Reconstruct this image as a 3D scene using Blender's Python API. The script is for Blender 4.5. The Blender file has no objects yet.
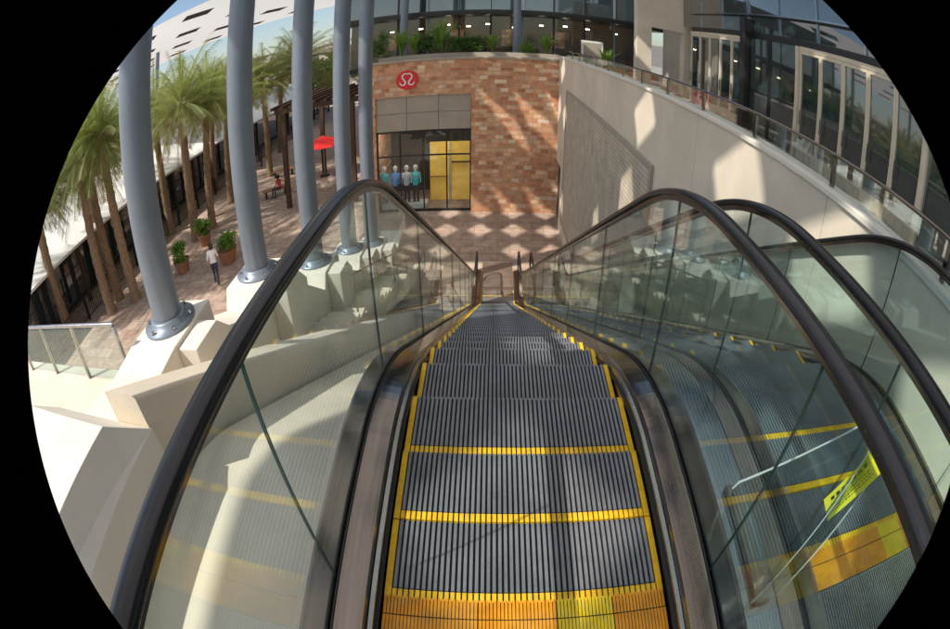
import bpy, math, random
from mathutils import Vector, Matrix, noise
random.seed(7)
S=bpy.context.scene; COL=S.collection
R=math.radians
Z=6.5; TA=math.tan(R(30)); FL=-Z
YA=1.46
YB=YA+Z/TA
# camera (measured from the photograph): optical centre, lens polynomial, pitch, yaw, roll
EYE=1.632; XC=-.125; PITCH=.623; YAW=-.017; ROLL=.021; OX,OY=500.0,344.7
K1,K3=.04954,3.287e-5; MM=36/950
CAMROT=Matrix.Rotation(YAW,3,'Z')@Matrix.Rotation(math.pi/2-PITCH,3,'X')@Matrix.Rotation(ROLL,3,'Z')
def ray(px,py):
    dx=(px-OX)*MM; dy=-(py-OY)*MM; r=math.hypot(dx,dy)+1e-9; th=K1*r+K3*r**3
    return CAMROT@Vector((math.sin(th)*dx/r,math.sin(th)*dy/r,-math.cos(th)))
def U(px,py,ax,val):
    d=ray(px,py); o=Vector((XC,0,EYE)); i='xyz'.index(ax); return o+d*((val-o[i])/d[i])
# ------------------------------------------------------------ materials
def nt(name):
    m=bpy.data.materials.new(name); m.use_nodes=True
    t=m.node_tree; b=t.nodes['Principled BSDF']
    return m,t,b
def N(t,ty,**k):
    n=t.nodes.new(ty)
    for a,v in k.items(): setattr(n,a,v)
    return n
def c4(c,k=1): return (min(1,c[0]*k),min(1,c[1]*k),min(1,c[2]*k),1)
def mat(name,col,rough=.6,metal=0,var=.15,scale=2.0,bump=0,bscale=60,stretch=None,detail=6):
    m,t,b=nt(name)
    tc=N(t,'ShaderNodeTexCoord'); mp=N(t,'ShaderNodeMapping')
    t.links.new(tc.outputs['Object'],mp.inputs[0])
    if stretch: mp.inputs['Scale'].default_value=stretch
    n=N(t,'ShaderNodeTexNoise'); n.inputs['Scale'].default_value=scale; n.inputs['Detail'].default_value=detail; n.inputs['Roughness'].default_value=.62
    t.links.new(mp.outputs[0],n.inputs['Vector'])
    mr=N(t,'ShaderNodeMapRange'); mr.inputs[1].default_value=.3; mr.inputs[2].default_value=.7
    t.links.new(n.outputs['Fac'],mr.inputs[0])
    mx=N(t,'ShaderNodeMix',data_type='RGBA'); mx.inputs[6].default_value=c4(col,1-var); mx.inputs[7].default_value=c4(col,1+var)
    t.links.new(mr.outputs[0],mx.inputs[0]); t.links.new(mx.outputs[2],b.inputs['Base Color'])
    r2=N(t,'ShaderNodeMapRange'); r2.inputs[3].default_value=max(.02,rough*.8); r2.inputs[4].default_value=min(1,rough*1.2)
    t.links.new(n.outputs['Fac'],r2.inputs[0]); t.links.new(r2.outputs[0],b.inputs['Roughness'])
    b.inputs['Metallic'].default_value=metal
    if bump:
        n2=N(t,'ShaderNodeTexNoise'); n2.inputs['Scale'].default_value=bscale; n2.inputs['Detail'].default_value=4
        t.links.new(mp.outputs[0],n2.inputs['Vector'])
        bp=N(t,'ShaderNodeBump'); bp.inputs['Strength'].default_value=bump; bp.inputs['Distance'].default_value=.01
        t.links.new(n2.outputs['Fac'],bp.inputs['Height']); t.links.new(bp.outputs[0],b.inputs['Normal'])
    return m
def glassmat(name,tint,base=.05,k=.6,rough=.01):
    m=bpy.data.materials.new(name); m.use_nodes=True; t=m.node_tree; t.nodes.clear()
    out=N(t,'ShaderNodeOutputMaterial'); mx=N(t,'ShaderNodeMixShader'); tr=N(t,'ShaderNodeBsdfTransparent'); gl=N(t,'ShaderNodeBsdfGlossy')
    tr.inputs[0].default_value=c4(tint); gl.inputs['Roughness'].default_value=rough; gl.inputs[0].default_value=(.93,1,.99,1)
    lw=N(t,'ShaderNodeLayerWeight'); lw.inputs[0].default_value=.5
    p=N(t,'ShaderNodeMath',operation='POWER'); p.inputs[1].default_value=3.5
    a=N(t,'ShaderNodeMath',operation='MULTIPLY_ADD'); a.inputs[1].default_value=k; a.inputs[2].default_value=base
    t.links.new(lw.outputs['Facing'],p.inputs[0]); t.links.new(p.outputs[0],a.inputs[0]); t.links.new(a.outputs[0],mx.inputs[0])
    t.links.new(tr.outputs[0],mx.inputs[1]); t.links.new(gl.outputs[0],mx.inputs[2]); t.links.new(mx.outputs[0],out.inputs[0])
    return m
def brickmat(name,axes,cols,mortar,bw,rh,msize=.012,scale=1.0,bump=.4,rough=.85,offset=.5,squash=1.0,sqf=2):
    m,t,b=nt(name)
    tc=N(t,'ShaderNodeTexCoord'); sp=N(t,'ShaderNodeSeparateXYZ'); cb=N(t,'ShaderNodeCombineXYZ')
    t.links.new(tc.outputs['Object'],sp.inputs[0])
    t.links.new(sp.outputs[axes[0]],cb.inputs[0]); t.links.new(sp.outputs[axes[1]],cb.inputs[1])
    br=N(t,'ShaderNodeTexBrick'); br.offset=offset; br.squash=squash; br.squash_frequency=sqf; br.offset_frequency=2
    br.inputs['Scale'].default_value=scale; br.inputs['Brick Width'].default_value=bw; br.inputs['Row Height'].default_value=rh
    br.inputs['Mortar Size'].default_value=msize; br.inputs['Color1'].default_value=(0,0,0,1); br.inputs['Color2'].default_value=(1,1,1,1)
    br.inputs['Mortar'].default_value=(.5,.5,.5,1); br.inputs['Bias'].default_value=0
    t.links.new(cb.outputs[0],br.inputs['Vector'])
    cr=N(t,'ShaderNodeValToRGB'); cr.color_ramp.interpolation='LINEAR'
    e=cr.color_ramp.elements
    while len(e)<len(cols): e.new(.5)
    for i,c in enumerate(cols): e[i].position=i/(len(cols)-1); e[i].color=c4(c)
    t.links.new(br.outputs['Color'],cr.inputs[0])
    n=N(t,'ShaderNodeTexNoise'); n.inputs['Scale'].default_value=3; n.inputs['Detail'].default_value=8
    t.links.new(tc.outputs['Object'],n.inputs['Vector'])
    mr=N(t,'ShaderNodeMapRange'); mr.inputs[1].default_value=.3; mr.inputs[2].default_value=.7; mr.inputs[3].default_value=.72; mr.inputs[4].default_value=1.22
    t.links.new(n.outputs['Fac'],mr.inputs[0])
    mu=N(t,'ShaderNodeMix',data_type='RGBA',blend_type='MULTIPLY'); mu.inputs[0].default_value=1
    t.links.new(cr.outputs[0],mu.inputs[6]); t.links.new(mr.outputs[0],mu.inputs[7])
    mo=N(t,'ShaderNodeMix',data_type='RGBA'); mo.inputs[7].default_value=c4(mortar)
    t.links.new(br.outputs['Fac'],mo.inputs[0]); t.links.new(mu.outputs[2],mo.inputs[6]); t.links.new(mo.outputs[2],b.inputs['Base Color'])
    b.inputs['Roughness'].default_value=rough
    inv=N(t,'ShaderNodeMath',operation='SUBTRACT'); inv.inputs[0].default_value=1
    t.links.new(br.outputs['Fac'],inv.inputs[1])
    ad=N(t,'ShaderNodeMath',operation='MULTIPLY_ADD'); ad.inputs[1].default_value=.5
    t.links.new(n.outputs['Fac'],ad.inputs[0]); t.links.new(inv.outputs[0],ad.inputs[2])
    bp=N(t,'ShaderNodeBump'); bp.inputs['Strength'].default_value=bump; bp.inputs['Distance'].default_value=.02
    t.links.new(ad.outputs[0],bp.inputs['Height']); t.links.new(bp.outputs[0],b.inputs['Normal'])
    return m
M={}
M['stucco']=mat('stucco',(.68,.60,.48),.85,0,.13,.7,.3,70)
M['stucco_w']=mat('stucco_cream',(.72,.67,.58),.8,0,.08,.9,.25,70)
M['stucco_d']=mat('stucco_tan',(.40,.35,.28),.85,0,.12,1.2,.25,90)
M['stone']=brickmat('red_sandstone',(0,2),[(.44,.18,.085),(.74,.41,.22),(.54,.24,.12),(.82,.54,.33),(.62,.29,.145),(.48,.20,.095),(.88,.68,.48)],(.50,.34,.23),.34,.20,.016,squash=1.5,sqf=3)
M['tilepanel']=brickmat('perforated_relief',(1,2),[(.54,.47,.37),(.60,.53,.42),(.56,.49,.38)],(.36,.31,.24),.1,.1,.012,1,.4,.8,0)
M['paving']=brickmat('plaza_paving',(0,1),[(.36,.245,.19),(.46,.34,.27),(.40,.285,.22),(.50,.39,.31)],(.22,.15,.12),.9,.6,.012,1,.15,.7)
M['upfloor']=brickmat('upper_paving',(0,1),[(.4,.36,.3),(.46,.41,.35)],(.25,.22,.2),.6,.6,.01,1,.1,.6,0)
M['column']=mat('painted_steel_column',(.20,.235,.28),.4,.3,.1,1.2)
M['rubber']=mat('handrail_rubber',(.010,.010,.013),.26,0,.2,8)
M['tread']=mat('step_aluminium',(.20,.205,.22),.38,.3,.3,3,0,60,(1,1.5,1))
M['groove']=mat('groove_dark',(.012,.012,.014),.6,.2)
M['yellow']=mat('safety_yellow',(.80,.47,.01),.5,0,.25,14)
M['sticker']=mat('sticker_yellow',(.80,.72,.03),.45,0,.05,14)
M['orange']=mat('comb_orange',(.74,.29,.012),.4,.1,.25,10)
M['combyellow']=mat('comb_yellow',(.85,.60,.02),.4,.1,.15,10)
M['steel']=mat('brushed_steel',(.25,.215,.19),.13,1,.22,2.5,.02,30,(14,.5,14))
M['steel_d']=mat('dark_deck_steel',(.30,.34,.365),.18,.95,.12,3,0,30,(10,.5,10))
M['skirt']=mat('skirt_steel',(.42,.40,.38),.25,.95,.15,5)
M['black']=mat('black_plastic',(.012,.012,.013),.5)
M['glass']=glassmat('balustrade_glass',(.925,.982,.980),.052,.5)
M['guardglass']=glassmat('guard_glass',(.93,.975,.97),.2,.5)
M['glassedge']=mat('glass_edge',(.02,.045,.04),.3)
M['acrylic']=glassmat('clear_acrylic',(.80,.87,.86),.20,.6)
M['acedge']=mat('acrylic_edge',(.70,.74,.70),.2)
M['shopglass']=glassmat('shop_glass',(.92,.94,.94),.04,.5)
M['darkglass']=mat('dark_window_glass',(.025,.04,.045),.03,0,.3,.6)
_b=M['darkglass'].node_tree.nodes['Principled BSDF']; _b.inputs['Specular IOR Level'].default_value=1; _b.inputs['Coat Weight'].default_value=1; _b.inputs['Coat IOR'].default_value=2.0
M['frame_b']=mat('beige_frame',(.62,.55,.43),.5,.1,.08)
M['frame_d']=mat('bronze_frame',(.03,.03,.032),.35,.4)
M['white']=mat('white_paint',(.78,.77,.74),.5,0,.05)
M['roofwhite']=mat('white_roof',(.80,.79,.76),.6,0,.06,.6)
M['red']=mat('sign_red',(.70,.02,.02),.45,0,.05)
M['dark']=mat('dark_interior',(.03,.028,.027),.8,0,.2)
M['warmint']=mat('warm_interior',(.16,.10,.06),.8,0,.5,.5)
M['darkbrown']=mat('dark_timber',(.07,.04,.025),.7,0,.3,5)
M['trunk']=mat('palm_trunk',(.26,.17,.10),.9,0,.4,9,.8,25)
M['frond']=mat('palm_frond',(.25,.29,.085),.5,0,.55,1.1)
def addtrans(m,col,f):
    t=m.node_tree; o=[n for n in t.nodes if n.type=='OUTPUT_MATERIAL'][0]; b=t.nodes['Principled BSDF']
    tl=N(t,'ShaderNodeBsdfTranslucent'); tl.inputs[0].default_value=c4(col); mx=N(t,'ShaderNodeMixShader'); mx.inputs[0].default_value=f
    t.links.new(b.outputs[0],mx.inputs[1]); t.links.new(tl.outputs[0],mx.inputs[2]); t.links.new(mx.outputs[0],o.inputs[0])
addtrans(M['frond'],(.40,.45,.10),.32)
M['frond_dry']=mat('dry_frond',(.34,.25,.12),.8,0,.3,3)
M['leaf']=mat('leaf_green',(.07,.15,.03),.5,0,.55,1.5); addtrans(M['leaf'],(.2,.34,.05),.35)
M['leaf_b']=mat('leaf_bright',(.14,.27,.035),.5,0,.45,2); addtrans(M['leaf_b'],(.3,.45,.06),.35)
M['pot']=mat('terracotta_pot',(.33,.15,.08),.8,0,.15,4)
M['hill']=mat('hill',(.22,.19,.17),.95,0,.2,.02)
M['farwall']=mat('far_building',(.45,.37,.28),.8,0,.1,.3)
M['skin']=mat('skin',(.45,.26,.18),.6,0,.05)
M['hair']=mat('hair',(.03,.02,.015),.6)
for n_,c_ in dict(shirt_white=(.75,.75,.75),shirt_teal=(.06,.60,.70),shirt_blue=(.10,.38,.85),shirt_grey=(.4,.42,.5),trouser=(.03,.035,.06),shirt_red=(.5,.04,.03)).items(): M[n_]=mat(n_,c_,.8,0,.1,6)
M['brass']=mat('tan_rail_metal',(.40,.33,.22),.35,.8,.1)
def emis(name,col,s):
    m,t,b=nt(name); b.inputs['Emission Color'].default_value=c4(col); b.inputs['Emission Strength'].default_value=s; b.inputs['Base Color'].default_value=c4(col); return m
M['lamp']=emis('lamp_diffuser',(1,.86,.6),10)
M['shoplamp']=emis('shop_lamp',(1,.93,.8),26)
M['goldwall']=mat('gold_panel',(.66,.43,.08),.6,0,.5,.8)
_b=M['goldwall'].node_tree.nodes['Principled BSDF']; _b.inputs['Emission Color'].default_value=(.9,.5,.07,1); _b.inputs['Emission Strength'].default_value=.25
def fabric(name,mixf,dc,tc_):
    m=bpy.data.materials.new(name); m.use_nodes=True; t=m.node_tree; t.nodes.clear()
    o_=N(t,'ShaderNodeOutputMaterial'); mx=N(t,'ShaderNodeMixShader'); mx.inputs[0].default_value=mixf; d=N(t,'ShaderNodeBsdfDiffuse'); d.inputs[0].default_value=dc; tl=N(t,'ShaderNodeBsdfTranslucent'); tl.inputs[0].default_value=tc_
    t.links.new(d.outputs[0],mx.inputs[1]); t.links.new(tl.outputs[0],mx.inputs[2]); t.links.new(mx.outputs[0],o_.inputs[0]); return m
M['canopy']=fabric('canopy_fabric',.46,(.9,.88,.84,1),(.88,.86,.82,1))
# ------------------------------------------------------------ builders
def tag(o,label=None,cat=None,group=None,kind=None):
    if label:o['label']=label
    if cat:o['category']=cat
    if group:o['group']=group
    if kind:o['kind']=kind
    return o
def empty(name,loc,label=None,cat=None,group=None):
    o=bpy.data.objects.new(name,None); COL.objects.link(o); o.location=loc; o.empty_display_size=.2
    return tag(o,label,cat,group)
def wl(o):
    v=Vector((0,0,0))
    while o: v+=o.location; o=o.parent
    return v
class MB:
    def __init__(s): s.v=[]; s.f=[]; s.mi=[]; s.sm=[]
    def add(s,vs,fs,mi=0,sm=False):
        b=len(s.v); s.v+=[tuple(v) for v in vs]
        for f in fs: s.f.append([b+i for i in f]); s.mi.append(mi); s.sm.append(sm)
        return s
    def box(s,x0,x1,y0,y1,z0,z1,mi=0):
        return s.add([(x0,y0,z0),(x1,y0,z0),(x1,y1,z0),(x0,y1,z0),(x0,y0,z1),(x1,y0,z1),(x1,y1,z1),(x0,y1,z1)],
          [(0,3,2,1),(4,5,6,7),(0,1,5,4),(1,2,6,5),(2,3,7,6),(3,0,4,7)],mi)
    def prism(s,poly,axis,a,b,mi=0):
        n=len(poly); 
        def pt(p,q): return (q,p[0],p[1]) if axis=='x' else ((p[0],q,p[1]) if axis=='y' else (p[0],p[1],q))
        vs=[pt(p,a) for p in poly]+[pt(p,b) for p in poly]
        fs=[tuple(range(n))[::-1],tuple(range(n,2*n))]+[(i,(i+1)%n,n+(i+1)%n,n+i) for i in range(n)]
        return s.add(vs,fs,mi)
    def tube(s,pts,rs,n=10,mi=0,cap=True):
        if not isinstance(rs,(list,tuple)): rs=[rs]*len(pts)
        pts=[Vector(p) for p in pts]; vs=[];fs=[]
        for i,p in enumerate(pts):
            d=(pts[min(i+1,len(pts)-1)]-pts[max(i-1,0)]).normalized()
            u=d.cross(Vector((0,0,1)) if abs(d.z)<.9 else Vector((1,0,0))).normalized(); w=d.cross(u)
            for k in range(n):
                a=2*math.pi*k/n; vs.append(p+(u*math.cos(a)+w*math.sin(a))*rs[i])
        for i in range(len(pts)-1):
            for k in range(n): fs.append((i*n+k,i*n+(k+1)%n,(i+1)*n+(k+1)%n,(i+1)*n+k))
        s.add(vs,fs,mi,True)
        if cap:
            s.add([vs[k] for k in range(n)],[tuple(range(n))],mi); s.add(vs[-n:],[tuple(range(n))[::-1]],mi)
        return s
    def sweep(s,path,prof,x0,mi=0,sm=True,cap=True):
        n=len(prof); vs=[]; fs=[]
        for i,(y,z) in enumerate(path):
            a=path[max(i-1,0)]; b=path[min(i+1,len(path)-1)]
            ty,tz=b[0]-a[0],b[1]-a[1]; l=math.hypot(ty,tz) or 1; ny,nz=-tz/l,ty/l
            for (px,pn) in prof: vs.append((x0+px,y+ny*pn,z+nz*pn))
        for i in range(len(path)-1):
            for k in range(n): fs.append((i*n+k,i*n+(k+1)%n,(i+1)*n+(k+1)%n,(i+1)*n+k))
        s.add(vs,fs,mi,sm)
        if cap: s.add(vs[:n],[tuple(range(n))],mi); s.add(vs[-n:],[tuple(range(n))[::-1]],mi)
        return s
    def along(s,poly,ys,zf,mi=0):
        n=len(poly); vs=[(x,y,zf(y)+dz) for y in ys for (x,dz) in poly]; fs=[]
        for i in range(len(ys)-1):
            for k in range(n): fs.append((i*n+k,i*n+(k+1)%n,(i+1)*n+(k+1)%n,(i+1)*n+k))
        s.add(vs,fs,mi); s.add(vs[:n],[tuple(range(n))],mi); s.add(vs[-n:],[tuple(range(n))[::-1]],mi); return s
    def lathe(s,prof,c,n=20,mi=0,sm=True):
        vs=[];fs=[]
        for (r,z) in prof:
            for k in range(n):
                a=2*math.pi*k/n; vs.append((c[0]+r*math.cos(a),c[1]+r*math.sin(a),c[2]+z))
        for i in range(len(prof)-1):
            for k in range(n): fs.append((i*n+k,i*n+(k+1)%n,(i+1)*n+(k+1)%n,(i+1)*n+k))
        s.add(vs,fs,mi,sm); s.add(vs[:n],[tuple(range(n))[::-1]],mi); s.add(vs[-n:],[tuple(range(n))],mi); return s
    def build(s,name,mats,parent=None,bevel=0,origin=None):
        if not isinstance(mats,(list,tuple)): mats=[mats]
        if parent: off=wl(parent)
        elif origin is not None: off=Vector(origin)
        else:
            xs=[v[0] for v in s.v]; ys=[v[1] for v in s.v]; zs=[v[2] for v in s.v]
            off=Vector(((min(xs)+max(xs))/2,(min(ys)+max(ys))/2,min(zs)))
        me=bpy.data.meshes.new(name); me.from_pydata([(v[0]-off.x,v[1]-off.y,v[2]-off.z) for v in s.v],[],s.f)
        for m_ in mats: me.materials.append(m_)
        for p,mi,sm in zip(me.polygons,s.mi,s.sm): p.material_index=mi; p.use_smooth=sm
        me.update()
        o=bpy.data.objects.new(name,me); COL.objects.link(o)
        if parent: o.parent=parent
        else: o.location=off
        if bevel:
            b=o.modifiers.new('bevel','BEVEL'); b.width=bevel; b.segments=2; b.limit_method='ANGLE'
        return o
def copy_tree(o,parent=None):
    c=o.copy(); COL.objects.link(c); c.parent=parent
    for ch in list(o.children): copy_tree(ch,c)
    return c
# ------------------------------------------------------------ escalator
def P(y):
    a=TA
    if y<YA: return 0
    if y<YA+1: return -a/2*(y-YA)**2
    if y<YB: return -.5*a-a*(y-YA-1)
    if y<YB+1:
        d=y-YB; return -.5*a-a*(YB-YA-1)-a*d+a/2*d*d
    return -Z
YE=YB+1
def frange(a,b,st):
    n=max(1,round((b-a)/st)); return [a+(b-a)*i/n for i in range(n+1)]
YS=frange(-1.0,YA-.1,.2)+frange(YA-.04,YA+1.1,.06)+frange(YA+1.4,YB-.1,.3)+frange(YB,YE+.06,.06)+frange(YE+.2,YE+1.6,.2)
G=.65; RH=1.09; ys0=-.75; ye0=YE+.9
fy=[U(px,py,'z',0).y for px,py in((528,600),(521,525),(517,450),(514,393))]
SD=max(.34,min(.41,(fy[3]-fy[0])/3)); COMB_T=fy[0]-.015
ns=int((YE+.55-COMB_T)/SD)
COMB_B=COMB_T+ns*SD
esc=empty('escalator',(0,0,0),'black-railed escalator in the middle, running down from right under the camera','escalator')
NR=46
def stepmesh():
    b=MB(); b.box(-.5,.5,-SD+.002,-.004,-.24,-.012,1)
    p=.95/NR
    for i in range(NR):
        x=-.475+p*i+p*.22; b.box(x,x+p*.56,-SD+.050,-.004,-.013,0)
    return b.build('step',[M['tread'],M['groove']],None,0,(0,0,0))
def bordermesh():
    b=MB(); p=.95/NR
    for i in range(NR):
        x=-.475+p*i+p*.14; b.box(x,x+p*.72,-SD+.004,-SD+.044,-.02,.0015)
    for s in(-1,1): b.box(min(s*.477,s*.5),max(s*.477,s*.5),-SD+.003,-.004,-.0125,.001)
    return b.build('safety_border',M['yellow'],None,0,(0,0,0))
st0=stepmesh(); sb0=bordermesh(); sb0.parent=st0
for k in range(ns):
    s_=st0 if k==0 else st0.copy()
    if k: COL.objects.link(s_)
    s_.parent=esc; y1=COMB_T+SD*(k+1); s_.location=(0,y1,P(y1-SD/2))
    if k:
        q=sb0.copy(); COL.objects.link(q); q.parent=s_
def comb(y_edge,sgn,z,ms):
    segs=[(-.5,-.17,ms[0]),(-.168,.10,ms[0]),(.102,.30,ms[1]),(.302,.5,ms[0])]
    for xa,xb,mm in segs:
        b=MB(); y0,y1=sorted((y_edge,y_edge-sgn*.215))
        b.box(xa,xb,y0,y1,z-.1,z-.003,1)
        n=max(1,round((xb-xa)/.0125)); p=(xb-xa)/n
        for i in range(n):
            x=xa+p*i+p*.12; ya,yb=sorted((y_edge+sgn*.012,y_edge-sgn*.07)); b.box(x,x+p*.76,ya,yb,z-.02,z+.002)
            ya,yb=sorted((y_edge-sgn*.076,y_edge-sgn*.213)); b.box(x,x+p*.80,ya,yb,z-.02,z+.003)
        b.build('comb_plate',[mm,M['groove']],esc)
    b=MB(); ya,yb=sorted((y_edge-sgn*.217,y_edge-sgn*1.9)); b.box(-.5,.5,ya,yb,z-.1,z-.004,1)
    for i in range(62):
        x=-.5+i/62+.003; b.box(x,x+.009,ya+.01,yb-.01,z-.01,z+.004)
    b.build('floor_plate',[M['skirt'],M['steel_d']],esc)
comb(COMB_T,1,0,(M['orange'],M['combyellow'])); comb(COMB_B,-1,-Z,(M['skirt'],M['skirt']))
for s in(-1,1):
    path=[]; zc=RH-.39
    for i in range(0,13):
        ang=R(-90-180*i/12); path.append((ys0+.39*math.cos(ang),zc+.39*math.sin(ang)))
    for y in YS:
        if ys0+.05<y<ye0-.05: path.append((y,P(y)+RH))
    for i in range(0,13):
        ang=R(90-180*i/12); path.append((ye0+.39*math.cos(ang),-Z+zc+.39*math.sin(ang)))
    prof=[(-.031,-.008),(-.029,.006),(-.021,.014),(0,.018),(.021,.014),(.029,.006),(.031,-.008),(.026,-.017),(.014,-.017),(.014,-.011),(-.014,-.011),(-.014,-.017),(-.026,-.017)]
    MB().sweep(path,prof,s*G).build('handrail',M['rubber'],esc)
    prof2=[(-.015,-.04),(-.015,-.0175),(.015,-.0175),(.015,-.04)]
    MB().sweep(path,prof2,s*G,0,False).build('handrail_guide',M['steel'],esc)
    bounds=[ys0-.34,.75,1.95]
    while bounds[-1]<YB-1.4: bounds.append(bounds[-1]+1.35)
    bounds+= [YE+.25,ye0+.34]
    for a,b_ in zip(bounds[:-1],bounds[1:]):
        yy=frange(a+.003,b_-.003,.09); g=MB(); vs=[];fs=[]
        for y in yy:
            lo=P(y)+.10; hi=P(y)+RH-.03
            if y<ys0: hi=P(y)+zc+math.sqrt(max(0,.36**2-(y-ys0)**2))
            if y>ye0: hi=P(y)+zc+math.sqrt(max(0,.36**2-(y-ye0)**2))
            for x in(s*G-.0045,s*G+.0045): vs+=[(x,y,lo),(x,y,hi)]
        for i in range(len(yy)-1):
            q=i*4; r=q+4
            fs+=[(q,q+1,r+1,r),(q+2,r+2,r+3,q+3),(q+1,q+3,r+3,r+1)]
        g.add(vs,fs); g.add(vs,[(0,2,3,1),(len(vs)-4,len(vs)-3,len(vs)-1,len(vs)-2)],1); g.build('glass_panel',[M['glass'],M['glassedge']],esc)
    def X(pl): return [(s*x,z) for x,z in pl]
    MB().along(X([(.530,.075),(.542,.10),(.636,.118),(.636,.06),(.530,.03)]),YS,P).build('inner_deck',M['steel'],esc)
    MB().along(X([(.637,.119),(.637,.128),(.643,.128),(.643,.06),(.638,.06)]),YS,P).along(X([(.657,.06),(.657,.128),(.663,.128),(.663,.06)]),YS,P).build('glazing_bead',M['black'],esc)
    MB().along(X([(.512,.08),(.529,.08),(.529,-.3),(.512,-.3)]),YS,P).build('skirt',M['skirt'],esc)
    MB().along(X([(.502,.045),(.511,.055),(.511,.03),(.502,.035)]),YS,P).build('brush_strip',M['black'],esc)
    MB().along(X([(.664,.12),(.76,.11),(.76,.05),(.664,.05)]),YS,P).build('outer_deck',M['steel'],esc)
    MB().along(X([(.72,.049),(.758,.049),(.758,-.85),(.72,-.85)]),YS,P).build('side_cladding',M['steel_d'],esc)
MB().along([(-.719,-.81),(.719,-.81),(.719,-.85),(-.719,-.85)],YS,P).build('soffit',M['steel_d'],esc)
DX=1.68
esc2=copy_tree(esc); esc2.location=(DX,0,0); esc2['label']='second escalator on the right, between the clear sticker panel and the tall stucco wall'
d_=MB().along([(.763,.108),(.917,.108),(.917,-.2),(.763,-.2)],YS,P).build('divider_deck',M['steel_d']); tag(d_,'flat bluish metal deck filling the gap between the two escalators','metal deck')
# clear barrier in the plane x=.84
BX=.84
pa,pb_,pc=U(735,487,'x',BX),U(882,448,'x',BX),U(775,580,'x',BX)
ba=empty('barrier_panel',(BX,.7,.11),'clear acrylic barrier with a small yellow warning sticker, standing between the two escalators','barrier')
y_f,z_f=pa.y,max(.16,pa.z); y_n=(pb_.y+pc.y)/2; z_t=pb_.z
MB().prism([(y_f,.14),(y_f-.02,z_f+.04),(y_n+.08,z_t),(y_n,z_t),(y_n,.14)],'x',BX-.005,BX+.005).build('clear_panel',M['acrylic'],ba)
MB().prism([(y_f+.001,.14),(y_f-.019,z_f+.042),(y_n+.081,z_t+.004),(y_n+.081,z_t+.012),(y_f-.011,z_f+.047),(y_f+.009,.14)],'x',BX-.006,BX+.006).build('panel_edge',M['acedge'],ba)
MB().box(BX-.06,BX+.06,y_n-.012,y_n-.001,.14,z_t+.01).build('end_flange',M['acrylic'],ba)
MB().box(BX-.061,BX-.0585,y_n-.015,y_n-.0125,.14,z_t+.01).box(BX+.0585,BX+.061,y_n-.015,y_n-.0125,.14,z_t+.01).build('flange_edge',M['acedge'],ba)
MB().box(BX-.03,BX+.03,y_n-.02,y_f+.03,.112,.139).build('foot_bracket',M['steel'],ba)
s0,s1=U(826,510,'x',BX-.01),U(879,460,'x',BX-.01)
dv=Vector((0,s1.y-s0.y,s1.z-s0.z)); dn=dv.normalized(); pn=Vector((0,-dn.z,dn.y))*.036
if pn.y<0: pn=-pn
MB().prism([((s0-pn).y,(s0-pn).z),((s1-pn).y,(s1-pn).z),((s1+pn).y,(s1+pn).z),((s0+pn).y,(s0+pn).z)],'x',BX-.012,BX-.0075).build('warning_sticker',M['sticker'],ba)
b=MB()
def mark(u0,u1,v0,v1):
    c=[s0+dv*u0+pn*v0,s0+dv*u1+pn*v0,s0+dv*u1+pn*v1,s0+dv*u0+pn*v1]
    b.prism([(k.y,k.z) for k in c],'x',BX-.0135,BX-.0122)
for j in range(7): mark(.14+.105*j,.14+.105*j+.06,.35,.62)
for r_ in range(3):
    u=.12
    while u<.86: l=.02+.04*random.random(); mark(u,min(u+l,.88),-.08-.26*r_,-.01-.26*r_); u+=l+.02
b.build('sticker_print',M['black'],ba)
# ------------------------------------------------------------ ground and floors
def struct(o,): return tag(o,kind='structure')
_d=ray(510,212); YW=min(26,max(18,_d.y*((FL-EYE)/_d.z)))
WX=U(549,140,'y',YW).x; WX=max(2.40,min(2.75,WX))
WZ=sum(U(a,b_,'x',WX).z for a,b_ in((700,115),(800,167),(870,215)))/3-.06
WZ=max(.5,min(1.0,WZ))
g=MB(); g.add([(-500,-60,FL),(500,-60,FL),(500,700,FL),(-500,700,FL)],[(0,1,2,3)]); struct(g.build('ground',M['paving'],None,0,(0,0,FL)))
struct(MB().box(-8,WX-.03,-12,-1.05,-.5,-.01).build('upper_landing_floor',M['upfloor']))
struct(MB().box(WX+.28,30,-12,60,-.5,0).build('upper_walkway_floor',M['upfloor']))
struct(MB().box(-5.9,WX+.27,YW+.5,60,-.5,0).build('upper_terrace_floor',M['upfloor']))
# ------------------------------------------------------------ right wall
rw=empty('stucco_wall',(WX+.12,10,FL),'tall cream stucco wall running along the right escalator, topped by a glass guard','wall')
y=-3.0; 
while y<YW-1.7:
    y2=min(y+3.0,YW-1.6)
    MB().box(WX,WX+.25,y+.005,y2-.005,FL,WZ).build('wall_face',M['stucco'],rw); y=y2
MB().box(WX+.010,WX+.24,-3,YW-1.6,FL,WZ-.01).build('wall_core',M['stucco_d'],rw)
MB().box(WX,WX+.25,YW-1.594,YW-.02,-3.9,WZ).build('wall_face',M['stucco'],rw)
MB().box(WX-.03,WX+.28,-3,YW-.02,WZ+.002,WZ+.06).build('coping',M['stucco_w'],rw,.01)
q1=U(568,92,'x',WX); q2=U(652,172,'x',WX); ra,rb_=max(6,q2.y),min(YW-2,q1.y); rz=(q1.z+q2.z)/2
MB().box(WX-.035,WX-.002,ra,rb_,rz-5.2,rz).build('relief_panel',M['tilepanel'],rw)
b=MB(); b.box(WX-.06,WX-.002,ra-.1,ra,rz-5.3,rz+.1).box(WX-.06,WX-.002,rb_,rb_+.1,rz-5.3,rz+.1).box(WX-.06,WX-.002,ra,rb_,rz,rz+.1).box(WX-.06,WX-.002,ra,rb_,rz-5.3,rz-5.2); b.build('panel_frame',M['stucco_d'],rw)
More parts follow.
